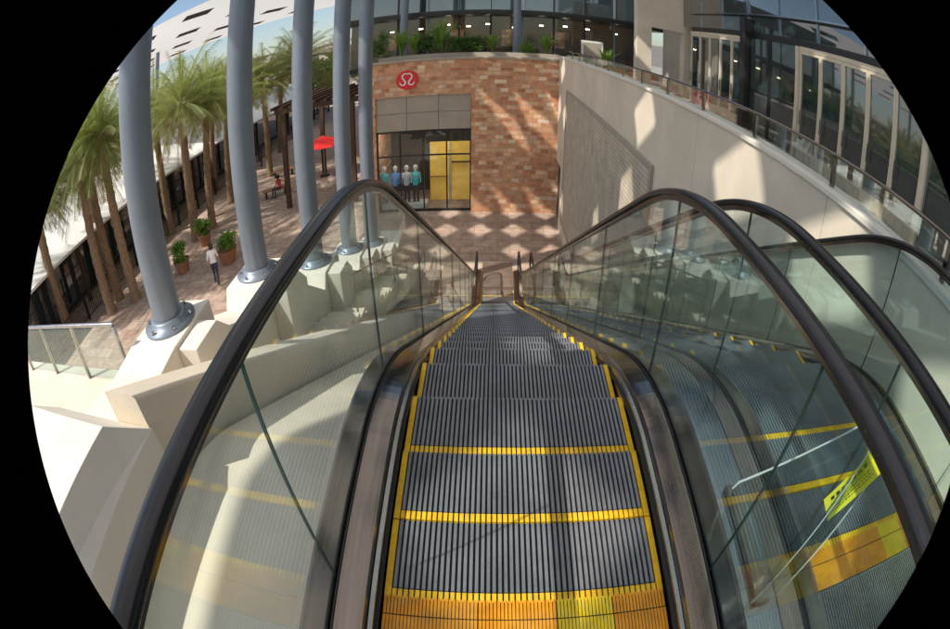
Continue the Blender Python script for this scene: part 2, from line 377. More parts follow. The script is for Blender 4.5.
MB().box(WX+.12,WX+.25,YW-1.58,YW-.03,FL,-3.92).build('door',M['darkbrown'],rw)
gz=WZ+.062
gg=empty('glass_guard',(WX+.12,10,gz),'low glass guard with grey top rail on the right stucco wall','railing')
y=-2.9
while y<YW-1.6:
    MB().box(WX+.11,WX+.122,y+.02,y+1.48,gz,gz+.27).build('glass_panel',M['guardglass'],gg)
    MB().box(WX+.095,WX+.135,y-.018,y+.018,gz,gz+.27).build('post',M['steel'],gg); y+=1.5
MB().tube([(WX+.116,-3,gz+.288),(WX+.116,YW-.5,gz+.288)],.018,8).build('top_rail',M['steel'],gg)
# ------------------------------------------------------------ far stone building
WR=WX+.27
XL=U(376,150,'y',YW).x; XR=U(471,150,'y',YW).x; ZT=U(425,95,'y',YW).z; ZB=U(425,130,'y',YW).z; PZ=U(460,57,'y',YW).z-.1
sb=empty('stone_building',(-1.5,YW,FL),'red sandstone shop building at the foot of the escalators with a wide display window','building')
b=MB(); b.box(XR,WR,YW,YW+.5,FL,PZ).box(XL-.5,XL,YW,YW+.5,FL,PZ).box(XL,XR,YW,YW+.5,ZT,PZ)
b.box(XL-.5,XL,YW+.5,YW+14,FL,.0)
b.build('wall',M['stone'],sb,0)
MB().box(XL-.55,WR,YW-.06,YW+.56,PZ+.002,PZ+.11).build('coping',M['stucco_d'],sb,.01)
b=MB(); cw=(XR-XL)/3; zm=(ZT+ZB)/2
for i in range(3): b.box(XL+i*cw,XL+(i+1)*cw-.02,YW+.1,YW+.3,ZB,zm-.01).box(XL+i*cw,XL+(i+1)*cw-.02,YW+.1,YW+.3,zm+.01,ZT-.005)
b.build('header_panel',M['stucco_d'],sb)
b=MB(); b.box(XL,XR,YW+.16,YW+.26,ZB-.1,ZB-.002).box(XL,XR,YW+.16,YW+.26,FL+.002,FL+.1)
ww=(XR-XL)/4; zt=ZB-1.25
for i in range(5): x=XL+.03+i*(ww-.015); b.box(x-.03,x+.03,YW+.15,YW+.25,FL+.1,ZB-.1)
b.box(XL,XR,YW+.155,YW+.245,zt,zt+.06)
b.build('storefront_frame',M['frame_d'],sb)
for i in range(4):
    x0=XL+i*ww
    MB().box(x0+.06,x0+ww-.03,YW+.195,YW+.205,FL+.1,zt-.01).build('window_pane',M['shopglass'],sb)
    MB().box(x0+.06,x0+ww-.03,YW+.195,YW+.205,zt+.07,ZB-.11).build('window_pane',M['shopglass'],sb)
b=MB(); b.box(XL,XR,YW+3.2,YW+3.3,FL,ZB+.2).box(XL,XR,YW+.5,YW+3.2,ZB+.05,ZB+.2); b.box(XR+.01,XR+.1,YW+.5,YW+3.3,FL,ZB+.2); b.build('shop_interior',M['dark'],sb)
GX=XL+ww*2+.1
MB().box(GX,XR-.1,YW+1.6,YW+1.68,FL+.02,zt+.3).build('gold_display_wall',M['goldwall'],sb)
gm=(GX+XR-.1)/2
MB().box(gm-.05,gm+.05,YW+1.5,YW+1.59,FL+.02,zt+.3).build('display_trim',M['frame_b'],sb)
MB().box(gm+.07,XR-.1,YW+1.5,YW+1.59,FL+1.9,FL+1.96).build('display_shelf',M['darkbrown'],sb)
MB().box(GX,gm-.07,YW+1.5,YW+1.59,FL+1.2,FL+1.24).build('display_shelf',M['brass'],sb)
for k in range(4): x=XL+.6+k*ww; MB().box(x-.3,x+.3,YW+.6,YW+.8,ZB,ZB+.04).build('ceiling_lamp',M['shoplamp'],sb)
sc=U(407,80,'y',YW-.1); cx,cz=sc.x,sc.z; sr=abs(U(418,80,'y',YW-.1).x-U(396,80,'y',YW-.1).x)/2
sg=empty('round_sign',(cx,YW-.09,cz),'round red shop sign with a white looping horseshoe emblem, on the sandstone above the display window','sign')
b=MB()
ring=[(cx+sr*math.cos(2*math.pi*i/40),cz+sr*math.sin(2*math.pi*i/40)) for i in range(40)]
b.prism(ring,'y',YW-.1,YW-.01).build('disc',M['red'],sg)
pts=[(-.66,-.16),(-.62,-.36),(-.48,-.52),(-.30,-.52),(-.16,-.38),(-.16,-.18),(-.28,.02),(-.43,.22),(-.44,.44),(-.30,.62),(-.12,.68),(0,.60),(.12,.68),(.30,.62),(.44,.44),(.43,.22),(.28,.02),(.16,-.18),(.16,-.38),(.30,-.52),(.48,-.52),(.62,-.36),(.66,-.16)]
b=MB(); w=[.02,.05]+[.07]*8+[.06,.05,.06]+[.07]*8+[.05,.02]; L=[];Rr=[]
for i,p in enumerate(pts):
    a=pts[max(0,i-1)]; c=pts[min(len(pts)-1,i+1)]; tx,tz=c[0]-a[0],c[1]-a[1]; l=math.hypot(tx,tz)
    nx,nz=-tz/l*w[i],tx/l*w[i]; L.append((cx+(p[0]+nx)*sr,cz+(p[1]+nz)*sr)); Rr.append((cx+(p[0]-nx)*sr,cz+(p[1]-nz)*sr))
for i in range(len(pts)-1): b.add([(L[i][0],YW-.106,L[i][1]),(L[i+1][0],YW-.106,L[i+1][1]),(Rr[i+1][0],YW-.106,Rr[i+1][1]),(Rr[i][0],YW-.106,Rr[i][1])],[(0,1,2,3)])
b.build('emblem',M['white'],sg)
def mannequin(x,y,z,shirt,label):
    e=empty('mannequin',(x,y,z),label,'mannequin','clothed mannequins in the display window')
    MB().lathe([(.02,0),(.05,.02),(.06,.4),(.09,.75),(.12,.9),(.0,.92)],(x-.08,y,z),10).lathe([(.02,0),(.05,.02),(.06,.4),(.09,.75),(.12,.9),(.0,.92)],(x+.08,y,z),10).build('legs',M['trouser'],e)
    b=MB().lathe([(.15,.85),(.14,1.0),(.13,1.1),(.17,1.3),(.16,1.42),(.06,1.48),(.05,1.5)],(x,y,z),14)
    for s in(-1,1): b.tube([(x+s*.15,y,z+1.42),(x+s*.21,y,z+1.2),(x+s*.22,y-.05,z+.95)],[.055,.045,.035],8)
    b.build('shirt',shirt,e)
    MB().lathe([(.045,1.5),(.05,1.54),(.085,1.6),(.1,1.68),(.085,1.76),(.03,1.8)],(x,y,z),12).build('head',M['white'],e)
pz=FL+.3
tag(MB().box(XL+.1,XL+2.1,YW+.35,YW+1.0,FL+.002,pz).build('display_plinth',M['white']),'low white display plinth under the mannequins in the shop window','plinth')
for px_,mt_,lb_0 in((385,'shirt_teal','teal shirted mannequin, leftmost in the display window'),(396,'shirt_blue','bright blue shirted mannequin, second from left in the display window'),(407,'shirt_white','white shirted mannequin, third from left in the display window'),(416,'shirt_teal','teal shirted mannequin nearest the gold display wall')):
    mannequin(U(px_,190,'y',YW+.65).x,YW+.65,pz,M[mt_],lb_0)
# ------------------------------------------------------------ restaurant above
RY=YW+7
rb=empty('restaurant_building',(-1,RY,0),'dark glazed restaurant front on the upper level behind the planters','building')
MB().box(-9,9,RY,RY+6,0,.3).box(-9,9,RY,RY+6,3.3,3.7).box(-9,9,RY,RY+6,6.2,7.5).build('wall',M['frame_d'],rb)
MB().box(-9,9,RY+2.4,RY+6,.3,3.3).build('back_wall',M['warmint'],rb)
x=-9
i=0
while x<8.6:
    MB().box(x+.06,x+1.64,RY+.1,RY+.12,.3,3.3).build('window_pane',M['shopglass'],rb)
    MB().box(x+.06,x+1.64,RY+.1,RY+.12,3.7,6.2).build('window_pane',M['darkglass'],rb)
    MB().box(x-.05,x+.05,RY+.02,RY+.2,.3,3.3).box(x-.05,x+.05,RY+.02,RY+.2,3.7,6.2).build('mullion',M['frame_d'] if i%3 else M['column'],rb)
    x+=1.7;i+=1
for x in (-7.6,-6.3,-4.6,-3.1,-1.9,-.8,.7,2.2,3.6,4.9,6.5): MB().box(x,x+.22,RY+.9+(x*7%3)*.4,RY+1.05+(x*7%3)*.4,2.45+(x*3%1)*.4,2.53+(x*3%1)*.4).build('hanging_lamp',M['lamp'],rb)
for x in (-5.4,-1.6,.9,3.8): MB().box(x,x+.9,RY+1,RY+1.6,.3,1.1).build('bar_counter',M['darkbrown'],rb)
for x in (-6.6,-2.9,.1,3.0): MB().box(x,x+.8,RY+2.3,RY+2.38,1.2,2.4).build('wall_panel',M['stone'],rb)
MB().box(-9,9,RY-1.1,RY-.01,3.3,3.6).build('awning_slab',M['frame_d'],rb)
def pillar(px,label):
    c=U(px,30,'y',YW+4); MB_=MB().lathe([(.2,0),(.2,7)],(c.x,YW+4,0),16).build('pillar',M['column']); tag(MB_,label,'pillar')
pillar(404,'slim grey pillar on the upper terrace, left one by the planters')
pillar(517,'slim grey pillar on the upper terrace, right one by the planters')
# ------------------------------------------------------------ leafy things
def leaves(b,c,rad,n,size,seed,clumps=9):
    rnd=random.Random(seed); C=[]
    for i in range(clumps):
        v=Vector((rnd.gauss(0,1),rnd.gauss(0,1),rnd.gauss(0,1))).normalized()*rnd.uniform(.2,.75); C.append(v)
    for i in range(n):
        cc=rnd.choice(C); v=Vector((rnd.gauss(0,1),rnd.gauss(0,1),rnd.gauss(0,1))).normalized()*rnd.uniform(.15,.42)
        p=cc+v; p=Vector((c[0]+p.x*rad[0],c[1]+p.y*rad[1],c[2]+p.z*rad[2]))
        u=Vector((rnd.gauss(0,1),rnd.gauss(0,1),rnd.gauss(0,.6))).normalized(); w=u.cross(Vector((rnd.gauss(0,1),rnd.gauss(0,1),rnd.gauss(0,1)))).normalized()
        s=size*rnd.uniform(.6,1.3)
        b.add([p-u*s,p+w*s*.4,p+u*s,p-w*s*.4],[(0,1,2,3)])
def spikes(b,c,h,n,spread,seed,w=.05):
    rnd=random.Random(seed)
    for i in range(n):
        a=rnd.uniform(0,6.28); t_=rnd.uniform(.1,1)*spread; L=h*rnd.uniform(.7,1.1)
        d=Vector((math.cos(a),math.sin(a),0)); pr=Vector((-d.y,d.x,0)); base=Vector(c)
        p=[base+d*t_*L*q*q+Vector((0,0,L*(q-.25*q*q*t_))) for q in(0,.35,.7,1)]
        ww_=[w*.6,w,w*.7,0.003]
        for k in range(3): b.add([p[k]-pr*ww_[k],p[k]+pr*ww_[k],p[k+1]+pr*ww_[k+1],p[k+1]-pr*ww_[k+1]],[(0,1,2,3)])
TY=YW+1
pb=empty('planter_trough',(-1.2,TY,0),'long stucco planter trough along the top of the sandstone wall','planter')
MB().box(XL,2.5,TY-.4,TY-.34,0.002,1.0).box(XL,2.5,TY+.4,TY+.46,0.002,1.0).build('trough_side',M['stucco_d'],pb)
MB().box(XL,2.5,TY-.34,TY+.4,.7,.9).build('soil',M['dark'],pb)
PL=[(380,'bushy',1.5),(402,'spiky',1.6),(416,'spiky',1.3),(428,'bushy',1.7),(442,'spiky',2.1),(457,'bushy',1.0),(473,'bushy',.9),(492,'spiky',1.1),(526,'ball',.6),(547,'spiky',1.2)]
names=['leafy shrub at the far left end of the terrace planter','tall spiky plant, second from the left in the terrace planter','shorter spiky plant, third from the left in the terrace planter','leafy shrub with the tallest spiky plant to its right, terrace planter','tallest spiky plant in the terrace planter','low leafy plant just right of the tallest spiky plant','low leafy plant at the middle of the terrace planter','small spiky plant left of the clipped round bush','round clipped bright green bush on the terrace planter','spiky plant at the right end of the terrace planter']
for (px,k,h),lb in zip(PL,names):
    x=U(px,45,'y',TY).x; b=MB()
    if k=='bushy': leaves(b,(x,TY,.95+h*.45),(.75,.4,h*.6),620,.09,px)
    elif k=='ball': leaves(b,(x,TY,.95+h*.5),(.5,.5,.5),900,.05,5,30)
    else: spikes(b,(x,TY,.9),h,46,.6,px)
    tag(b.build('terrace_plant',M['leaf_b'] if k!='bushy' else M['leaf']),lb,'plant','plants in the terrace planter')
for i,(x,y,lb) in enumerate([(4.3,20.8,'potted spiky plant on the upper walkway near the white panel')]):
    e=empty('potted_plant',(x,y,0),lb,'potted plant')
    MB().lathe([(.2,0),(.3,.5),(.32,.55),(.27,.55),(.25,.5)],(x,y,0.002),16).build('pot',M['pot'],e)
    b=MB(); spikes(b,(x,y,.5),1.2,50,.7,i+4); b.build('foliage',M['leaf_b'],e)
tag(MB().box(3.6,4.6,YW+1.9,YW+2.0,0.0,1.9).box(3.7,4.5,YW+1.885,YW+1.899,.5,1.8,1).build('notice_board',[M['white'],M['stucco_d']]),'white framed board standing at the corner of the upper terrace','board')
# ------------------------------------------------------------ right upper facade
FX=7.0
y_b0=U(925,150,'x',FX).y; y_b1=U(800,100,'x',FX).y; y_a0=U(745,60,'x',FX).y; y_a1=U(692,40,'x',FX).y
y_b1=max(y_b1,y_b0+3); y_a0=max(y_a0,y_b1+1.8); y_a1=min(max(y_a1,y_a0+2.5),19); DH=max(2.3,min(3.0,U(800,50,'x',FX).z))
fb=empty('glazed_building',(FX,10,0),'dark glazed building with beige framed doors on the upper right walkway','building')
b=MB(); b.box(FX+.1,FX+10,-6,y_a1+.3,DH+.12,DH+.35).box(FX+.1,FX+10,-6,y_a1+.3,DH+3.2,9).box(FX+3,FX+10,-6,y_a1+.3,0,DH+.12).box(FX+2.9,FX+3,-6,y_a1+.3,0,.1); b.build('wall',M['frame_d'],fb)
for k in range(3): MB().box(FX-.03,FX+.07,-6,y_a1+.3,DH+.95+.85*k,DH+1.0+.85*k).build('transom',M['steel_d'],fb)
y=-6
while y<y_a1-.5:
    MB().box(FX+.12,FX+.14,y+.03,y+1.9,DH+.36,DH+3.19).build('upper_pane',M['darkglass'],fb); MB().box(FX+.08,FX+.16,y-.03,y+.03,DH+.36,DH+3.19).build('mullion',M['steel_d'],fb); y+=1.93
def doorset(y0,y1,n,fm):
    w=(y1-y0)/n
    for i in range(n):
        a=y0+i*w; c=a+w
        f=MB().box(FX-.04,FX+.04,a+.004,a+.07,0.002,DH).box(FX-.04,FX+.04,c-.07,c-.004,0.002,DH).box(FX-.04,FX+.04,a+.07,c-.07,DH-.1,DH).box(FX-.04,FX+.04,a+.07,c-.07,.002,.28).build('door',fm,fb)
        MB().box(FX-.006,FX+.006,a+.07,c-.07,.28,DH-.1).build('pane',M['darkglass'],f)
        MB().tube([(FX-.09,c-.14,.9),(FX-.09,c-.14,1.3)],.014,6).build('handle',M['steel'],f)
    MB().box(FX-.05,FX+.05,y0,y1,DH+.002,DH+.118).build('door_head',fm,fb)
doorset(y_b0,y_b1,5,M['frame_b']); doorset(y_a0,y_a1,5,M['frame_b'])
ym=(y_b1+y_a0)/2
for n_,(a,c) in enumerate(((y_b1+.15,ym),(ym+.03,y_a0-.38),(y_b0-1.6,y_b0-.15),(y_b0-3.2,y_b0-1.65),(y_b0-4.8,y_b0-3.25),(y_b0-6.4,y_b0-4.85))):
    f=MB().box(FX-.03,FX+.03,a,a+.06,0.002,DH+.118).box(FX-.03,FX+.03,c-.06,c,0.002,DH+.118).box(FX-.03,FX+.03,a+.06,c-.06,1.3,1.36).build('window',M['steel_d'] if n_>1 else M['frame_d'],fb)
    MB().box(FX-.005,FX+.005,a+.06,c-.06,.05,1.3).box(FX-.005,FX+.005,a+.06,c-.06,1.36,DH+.1).build('pane',M['darkglass'],f)
MB().box(FX-.2,FX+.1,y_a0-.36,y_a0-.02,0.002,DH+.8).build('pier',M['frame_d'],fb)
MB().box(FX-.1,FX+.1,y_b1+.01,y_b1+.14,0.002,DH+.1).build('pier',M['frame_b'],fb)
MB().box(FX-.1,FX+.1,y_b0-.14,y_b0-.01,0.002,DH+.1).build('pier',M['frame_b'],fb)
PY=y_a1+1.4
po=empty('portal',(6.2,PY,0),'beige stucco portal at the end of the glazed doors on the upper walkway','portal')
MB().box(5.2,5.8,PY,PY+.5,0,5.5).build('leg',M['stucco'],po); MB().box(7.2,7.9,PY,PY+.5,0,5.5).build('leg',M['stucco'],po); MB().box(5.8,7.2,PY,PY+.5,3.0,5.5).build('lintel',M['stucco'],po)
tag(MB().box(7.95,14,PY+.7,PY+5,0,7).build('corner_block',M['stucco_d']),'tan stucco corner block behind the portal on the upper level','building')
# ------------------------------------------------------------ left stucco, stairs, columns
CXL=-3.65
cols=[]
for px,py in((170,322),(258,272),(315,262),(350,249),(372,243)):
    q=U(px,py,'x',CXL); cols.append((q.y,q.z))
sl=(cols[0][1]-cols[4][1])/(cols[4][0]-cols[0][0])
cn0=U(125,388,'z',.15); BXR=max(-2.4,min(-1.5,cn0.x)); BY=max(.9,min(2.0,cn0.y))
def PW(y): return -TA*(y-1.75)
sw=empty('stucco_parapet',(BXR-.2,1,FL),'angular cream stucco parapet left of the escalator, flat block at top then sloping down','wall')
MB().along([(BXR-.30,.0),(BXR+.03,.0),(BXR+.06,-.03),(BXR+.06,-1.5),(BXR-.30,-1.5)],[BY+.003,4,7,10,11.8],PW).build('sloping_wall',M['stucco'],sw,.01)
# block with a chamfered end and a chamfered inner edge
def blk(x0,x1,ch):
    a=MB(); ya=-2.0; yb=BY
    top=[(x0,ya,.15),(x1-ch,ya,.15),(x1-ch*.4,yb-.34,.15),(x0,yb-.34,.15)]
    mid=[(x0,ya,-.12),(x1,ya,-.12),(x1,yb,-.16),(x0,yb,-.16)]
    bot=[(x0,ya,-1.9),(x1,ya,-1.9),(x1,yb,-1.9),(x0,yb,-1.9)]
    v=top+mid+bot; f=[(0,1,2,3)]
    for k in(0,4):
        for i in range(4): f.append((k+i,k+4+i,k+4+(i+1)%4,k+(i+1)%4))
    f.append((11,10,9,8)); return a.add(v,f)
blk(BXR-1.25,BXR+.10,.26).build('top_block',M['stucco_w'],sw,.006)
ld=MB().along([(BXR+.104,-.66),(-.762,-.50),(-.762,-.9),(BXR+.104,-1.1)],YS,P).build('sloping_ledge',M['stucco']); tag(ld,'long smooth sloping stucco ledge between the left glass balustrade and the stucco parapet','ledge')
stc=MB(); SX0,SX1=-3.25,BXR-.31
def stz(y): return cols[0][1]-.05-(y-cols[0][0])*sl-1.1
y0=BY+.02; 
while y0<22:
    z1=stz(y0)
    if z1<FL+.02: break
    if z1<-.1: stc.box(SX0,SX1,y0,y0+.398,max(FL,z1-.5),z1)
    y0+=.4
st_=empty('staircase',(-2.8,1.36,FL),'narrow concrete staircase running down between the sloping parapet and the columns','stairs')
stc.build('flight',M['stucco'],st_)
hx=SX1-.06
h=empty('stair_handrail',(hx,8,stz(8)),'tan metal stair handrail next to the sloping parapet','handrail')
MB().tube([(hx,8,stz(8)+.95),(hx,14,stz(14)+.95)],.022,8).tube([(hx,8,stz(8)+.6),(hx,14,stz(14)+.6)],.015,6).build('rail',M['brass'],h)
y=8.1
while y<14:
    MB().tube([(hx,y,stz(y)-.1),(hx,y,stz(y)+.95)],.018,6).build('post',M['brass'],h); y+=1.8
pw=empty('stepped_wall',(CXL,8,FL),'stepped cream stucco wall carrying the row of steel columns','wall')
yA=cols[0][0]
pr=[(yA-2,FL),(yA-2,cols[0][1]+.1),(yA-.9,cols[0][1]-.05)]
for i,(y,z) in enumerate(cols):
    yn=cols[i+1][0] if i<4 else y+2.3; zn=cols[i+1][1] if i<4 else z-.8
    pr+=[(y-.45,z),(y+.45,z),(y+.47,z-.42),(yn-.6,min(z-.5,zn-.3))]
pr+=[(cols[4][0]+3,-5.4),(cols[4][0]+3,FL)]
MB().prism(pr,'x',-4.05,-3.27).build('wall_body',M['stucco_w'],pw,.015)
for y,z in cols: MB().prism([(y-.42,z-.05),(y+.10,z-.05),(y+.42,z-.35),(y+.42,z-1.6),(y-.42,z-1.6)],'x',-3.268,-2.98).build('buttress',M['stucco_w'],pw,.012)
ords=['nearest','second nearest','middle','second farthest','farthest']
for i,(y,z) in enumerate(cols):
    e=empty('steel_column',(CXL,y,z),f'{ords[i]} of the five big blue-grey round columns on the left stepped wall','column','row of steel columns')
    MB().tube([(CXL,y,z+.05),(CXL,y,9.9)],.2,28).build('shaft',M['column'],e)
    MB().lathe([(.36,.0),(.36,.035),(.25,.04),(.25,.1),(.215,.11)],(CXL,y,z+.003),24).build('base_plate',M['column'],e)
    for k in range(6):
        a=k*math.pi/3+.3; MB().lathe([(.022,0),(.022,.04)],(CXL+.31*math.cos(a),y+.31*math.sin(a),z+.04),6,0,False).build('bolt',M['skirt'],e)
rl=U(95,325,'y',3.2); rzt=rl.z; rx1=min(-4.2,U(145,325,'y',3.2).x); 
lg=empty('glass_railing',(rl.x,3.2,rzt-1),'glass railing with metal rail at the far left, beside the nearest column','railing')
for i in range(3):
    x0=rx1-3.3+i*1.1; MB().box(x0+.03,x0+1.07,3.19,3.205,rzt-.75,rzt-.05).build('glass_panel',M['glass'],lg)
for i in range(4):
    x0=rx1-3.3+i*1.1; MB().box(x0-.02,x0+.02,3.17,3.22,rzt-.8,rzt-.02).build('post',M['skirt'],lg)
MB().tube([(rx1-3.3,3.2,rzt),(rx1,3.2,rzt)],.03,8).build('rail',M['skirt'],lg)
tag(MB().box(-10,-4.07,1.2,3.4,rzt-1.1,rzt-.8).box(-10,-4.07,1.2,1.6,FL,rzt-1.1).build('balcony_slab',M['stucco']),'stucco balcony slab under the far left glass railing','balcony')
# ------------------------------------------------------------ canopies with diamond openings: an unseen sun blocker overhead, and the distant visible one
def canopy(name,x0,x1,y0,y1,z,cx_,cy_,fx,fy_,label,fab,close=None,hole=lambda x,y:True,e=None):
    e=e or empty(name,((x0+x1)/2,(y0+y1)/2,z),label,'canopy'); b=MB()
    nx=round((x1-x0)/cx_); ny=round((y1-y0)/cy_); a=(x1-x0)/nx; c=(y1-y0)/ny
    for i in range(nx):
        for j in range(ny):
            X0=x0+i*a; Y0=y0+j*c; X1=X0+a; Y1=Y0+c; mx_=X0+a/2; my=Y0+c/2; dx=a*fx/2; dy=c*fy_/2
            if not hole(mx_,my): b.add([(X0,Y0,z),(X1,Y0,z),(X1,Y1,z),(X0,Y1,z)],[(0,1,2,3)]); continue
            v=[(X0,Y0,z),(mx_,Y0,z),(X1,Y0,z),(X1,my,z),(X1,Y1,z),(mx_,Y1,z),(X0,Y1,z),(X0,my,z),(mx_,my-dy,z),(mx_+dx,my,z),(mx_,my+dy,z),(mx_-dx,my,z)]
            b.add(v,[(0,1,8,11,7),(1,2,3,9,8),(3,4,5,10,9),(5,6,7,11,10)])
            if close: MB().add(v[8:12],[(0,1,2,3)]).build('dark_diamond',close,e)
    b.build('sheet',fab,e)
    return e
def sunpatch_hole(x,y):  # openings chosen by where their sun patches should land, random elsewhere
    if x<-8.1 and y<6: return False
    if -8.1<x<-5.4 and -5.6<y<-.5: return True
    if x<-5.2 and 13.5<y<18.5: return random.random()<.75
    return random.random()<.42
sun_blocker=canopy('canopy',-9.3,12.3,-10,24,10,1.35,1.9,.72,.72,'unseen overhead canopy on the steel columns, its diamond openings placed to shape sun and shade',M['canopy'],None,sunpatch_hole)  # out-of-view sun blocker; extent and openings set for the shade and sun patches
canopy('canopy',-17.3,-9.3,8.7,24,10,1.35,1.9,.72,.72,'',M['canopy'],None,lambda x,y:(x>-14 and y<13.5 and random.random()<.7),sun_blocker)  # unseen extension, added to shade the sandstone wall and the lower floor
for x in(-9.2,-3.65,2,8): MB().box(x-.12,x+.12,-10,24,10.02,10.4).build('beam',M['column'],sun_blocker)
c2=canopy('canopy',-66,-6,26,54,8.2,6,7,.55,.42,'distant white canopy with dark diamond shapes above the palms',M['canopy'],M['dark'])
for x in(-46,-34,-22,-10):
    MB().tube([(x,40,FL),(x,40,8.15)],.22,12).build('post',M['column'],c2)
# ------------------------------------------------------------ palms
def palm_parts(seed,h):
    rnd=random.Random(seed)
    e=empty('palm_tree',(0,0,0))
    pts=[];rs=[]
    for i in range(28):
        q=i/27; pts.append((.25*math.sin(q*1.6+seed),.2*math.sin(q*1.2)*q,h*q)); rs.append((.24-.06*q)*(1.09 if i%2 else .95)+(.1 if q>.94 else 0)+(.06 if i==0 else 0))
    MB().tube(pts,rs,12).build('trunk',M['trunk'],e)
    top=Vector(pts[-1]); g=MB(); dr=MB()
    nf=66
    for f in range(nf):
        az=f*2.39996+rnd.uniform(-.25,.25); el=R(84-128*(f/nf)**.85+rnd.uniform(-8,8)); L=3.3*rnd.uniform(.72,1.15)
        b=g if f<nf-8 else dr
        p=top.copy(); d=Vector((math.cos(az)*math.cos(el),math.sin(az)*math.cos(el),math.sin(el))); stn=17; sd=Vector((-math.sin(az),math.cos(az),0))
        tw=rnd.uniform(-.4,.4)
        for k in range(stn):
            np_=p+d*(L/stn)
            up=sd.cross(d).normalized()
            b.add([p-sd*.02,p+sd*.02,np_+sd*.014,np_-sd*.014],[(0,1,2,3)])
            if k>1:
                ll=.66*math.sin(min(1,(k+1)/6)*1.57)*(1-.5*(k/stn)**2)*rnd.uniform(.8,1.15)
                for s in(-1,1):
                    for sub in (0,.5):
                        q=p.lerp(np_,sub)
                        tip=q+(sd*s*.75+d*.62+up*(.38+tw*s*.5)-Vector((0,0,.12))).normalized()*ll
                        wv=d*.021; b.add([q-wv,q+wv,tip],[(0,1,2)])
            d=(d+Vector((0,0,-.035-.045*(k/stn)))).normalized(); p=np_
    g.build('crown',M['frond'],e); dr.build('dry_fronds',M['frond_dry'],e)
    return e
pA=palm_parts(3,6.9); pB=palm_parts(8,7.5)
def gp(px,py): q=U(px,py,'z',FL); return (q.x,q.y)
spots=[gp(112,313),gp(133,303),gp(197,240),gp(217,226),(-15.8,25.5),(-15.2,30),gp(70,330),(-22,33),(-12,37),(-21,17.0),(-22,24),(-13.5,33),(-20,12),(-17.5,38),(-9.5,41),(-18.6,21.5),(-17.2,14.5),(-19,29)]
lbs=['second palm from the left edge, standing in front of the white roof','third palm from the left edge, close to its neighbour','palm right of the nearest column, the nearer of a pair','palm right of the nearest column, the farther of a pair','palm seen just behind the second column','palm seen between the second and third columns','leftmost palm at the edge of the plaza','far palm behind the long white roof','distant palm beside the red parasol','palm behind the long shop frontage, seen left of the nearest column','palm behind the shop frontage, seen right of the nearest column','slender palm beyond the benches, between the second and third columns','palm behind the shop frontage near the left edge','far palm at the end of the shop row','most distant palm, close to the sandstone building','palm by the iron fence, behind the farther one of the pair','palm by the iron fence seen beside the nearest column','palm by the iron fence farther along, seen beside the second column']
for i,(x,y) in enumerate(spots):
    if i==0:o=pA
    elif i==1:o=pB
    else:o=copy_tree(pA if i%2==0 else pB)
    o.location=(x,y,FL); o.rotation_euler.z=i*1.3; k=random.uniform(.96,1.12); o.scale=(k,k,k)
    tag(o,lbs[i],'palm tree','palm trees on the plaza')
for i,(x,y,h,lb) in enumerate([(-28,48,8,'broad leafy tree behind the long white roof, left one'),(-18,50,8.5,'broad leafy tree behind the palms, middle one'),(-10,46,8,'broad leafy tree left of the sandstone building')]):
    e=empty('leafy_tree',(x,y,FL),lb,'tree','leafy trees beyond the plaza')
    b=MB().tube([(x,y,FL),(x+.1,y,FL+2),(x,y,FL+h*.6)],[.28,.2,.1],8)
    for a in range(5): b.tube([(x,y,FL+h*.35),(x+1.6*math.cos(a*1.26),y+1.6*math.sin(a*1.26),FL+h*.7)],[.1,.04],6)
    b.build('trunk',M['trunk'],e)
    b=MB(); leaves(b,(x,y,FL+h*.68),(3.6,3.6,h*.36),3500,.26,i+60,22); b.build('crown',M['leaf'],e)
# ------------------------------------------------------------ left shops
lb_=empty('shop_row',(-22,30,FL),'long low row of dark shopfronts under a white sloping roof','building')
rz_=(U(70,240,'x',-20).z+U(275,115,'x',-20).z)/2; rz_=max(-4.3,min(-3.2,rz_))
MB().prism([(-20,rz_-.15),(-20,rz_),(-28,rz_+1.7),(-28,rz_-.15)],'y',4,62).build('roof',M['roofwhite'],lb_)
MB().box(-28,-21.6,4,62,FL,rz_-.16).build('wall',M['dark'],lb_)
y=4.5
while y<62:
    MB().box(-21.6,-21.55,y,y+2.2,FL+.3,rz_-.6).build('shop_window',M['darkglass'],lb_)
    MB().box(-20.4,-20.2,y-.3,y-.1,FL,rz_-.16).build('post',M['darkbrown'],lb_)
    y+=2.6
fe=empty('iron_fence',(-18.6,25,FL),'black iron fence with thin bars in front of the low shops','fence')
y=8
while y<44:
    b=MB().box(-18.62,-18.58,y,y+2.4,FL+1.05,FL+1.1).box(-18.62,-18.58,y,y+2.4,FL+.12,FL+.16)
    for k in range(16): b.box(-18.61,-18.59,y+.15*k+.06,y+.15*k+.085,FL+.16,FL+1.05)
    b.build('fence_bars',M['black'],fe); MB().box(-18.65,-18.55,y+2.4,y+2.5,FL,FL+1.25).build('post',M['black'],fe); y+=2.5
def bld(x0,x1,y0,y1,z1,label,m_,rows):
    e=empty('distant_building',((x0+x1)/2,y0,FL),label,'building')
    MB().box(x0,x1,y0,y1,FL,z1).box(x0-.4,x1+.4,y0-.4,y1,z1,z1+.5).build('wall',m_,e)
    for r in range(rows):
        x=x0+1.5
        while x<x1-2.5:
            MB().box(x,x+1.8,y0-.06,y0+.02,z1-2.6-r*3.4,z1-.9-r*3.4).build('window',M['darkglass'],e); x+=3.6
bld(-75,-42,70,85,4,'tan flat roofed building beyond the palms, farther left',M['farwall'],3)
bld(-38,-14,75,90,2.8,'cream flat roofed building beyond the palms, behind the second column',M['stucco'],3)
hl=MB(); vs=[];fs=[]; nn=60
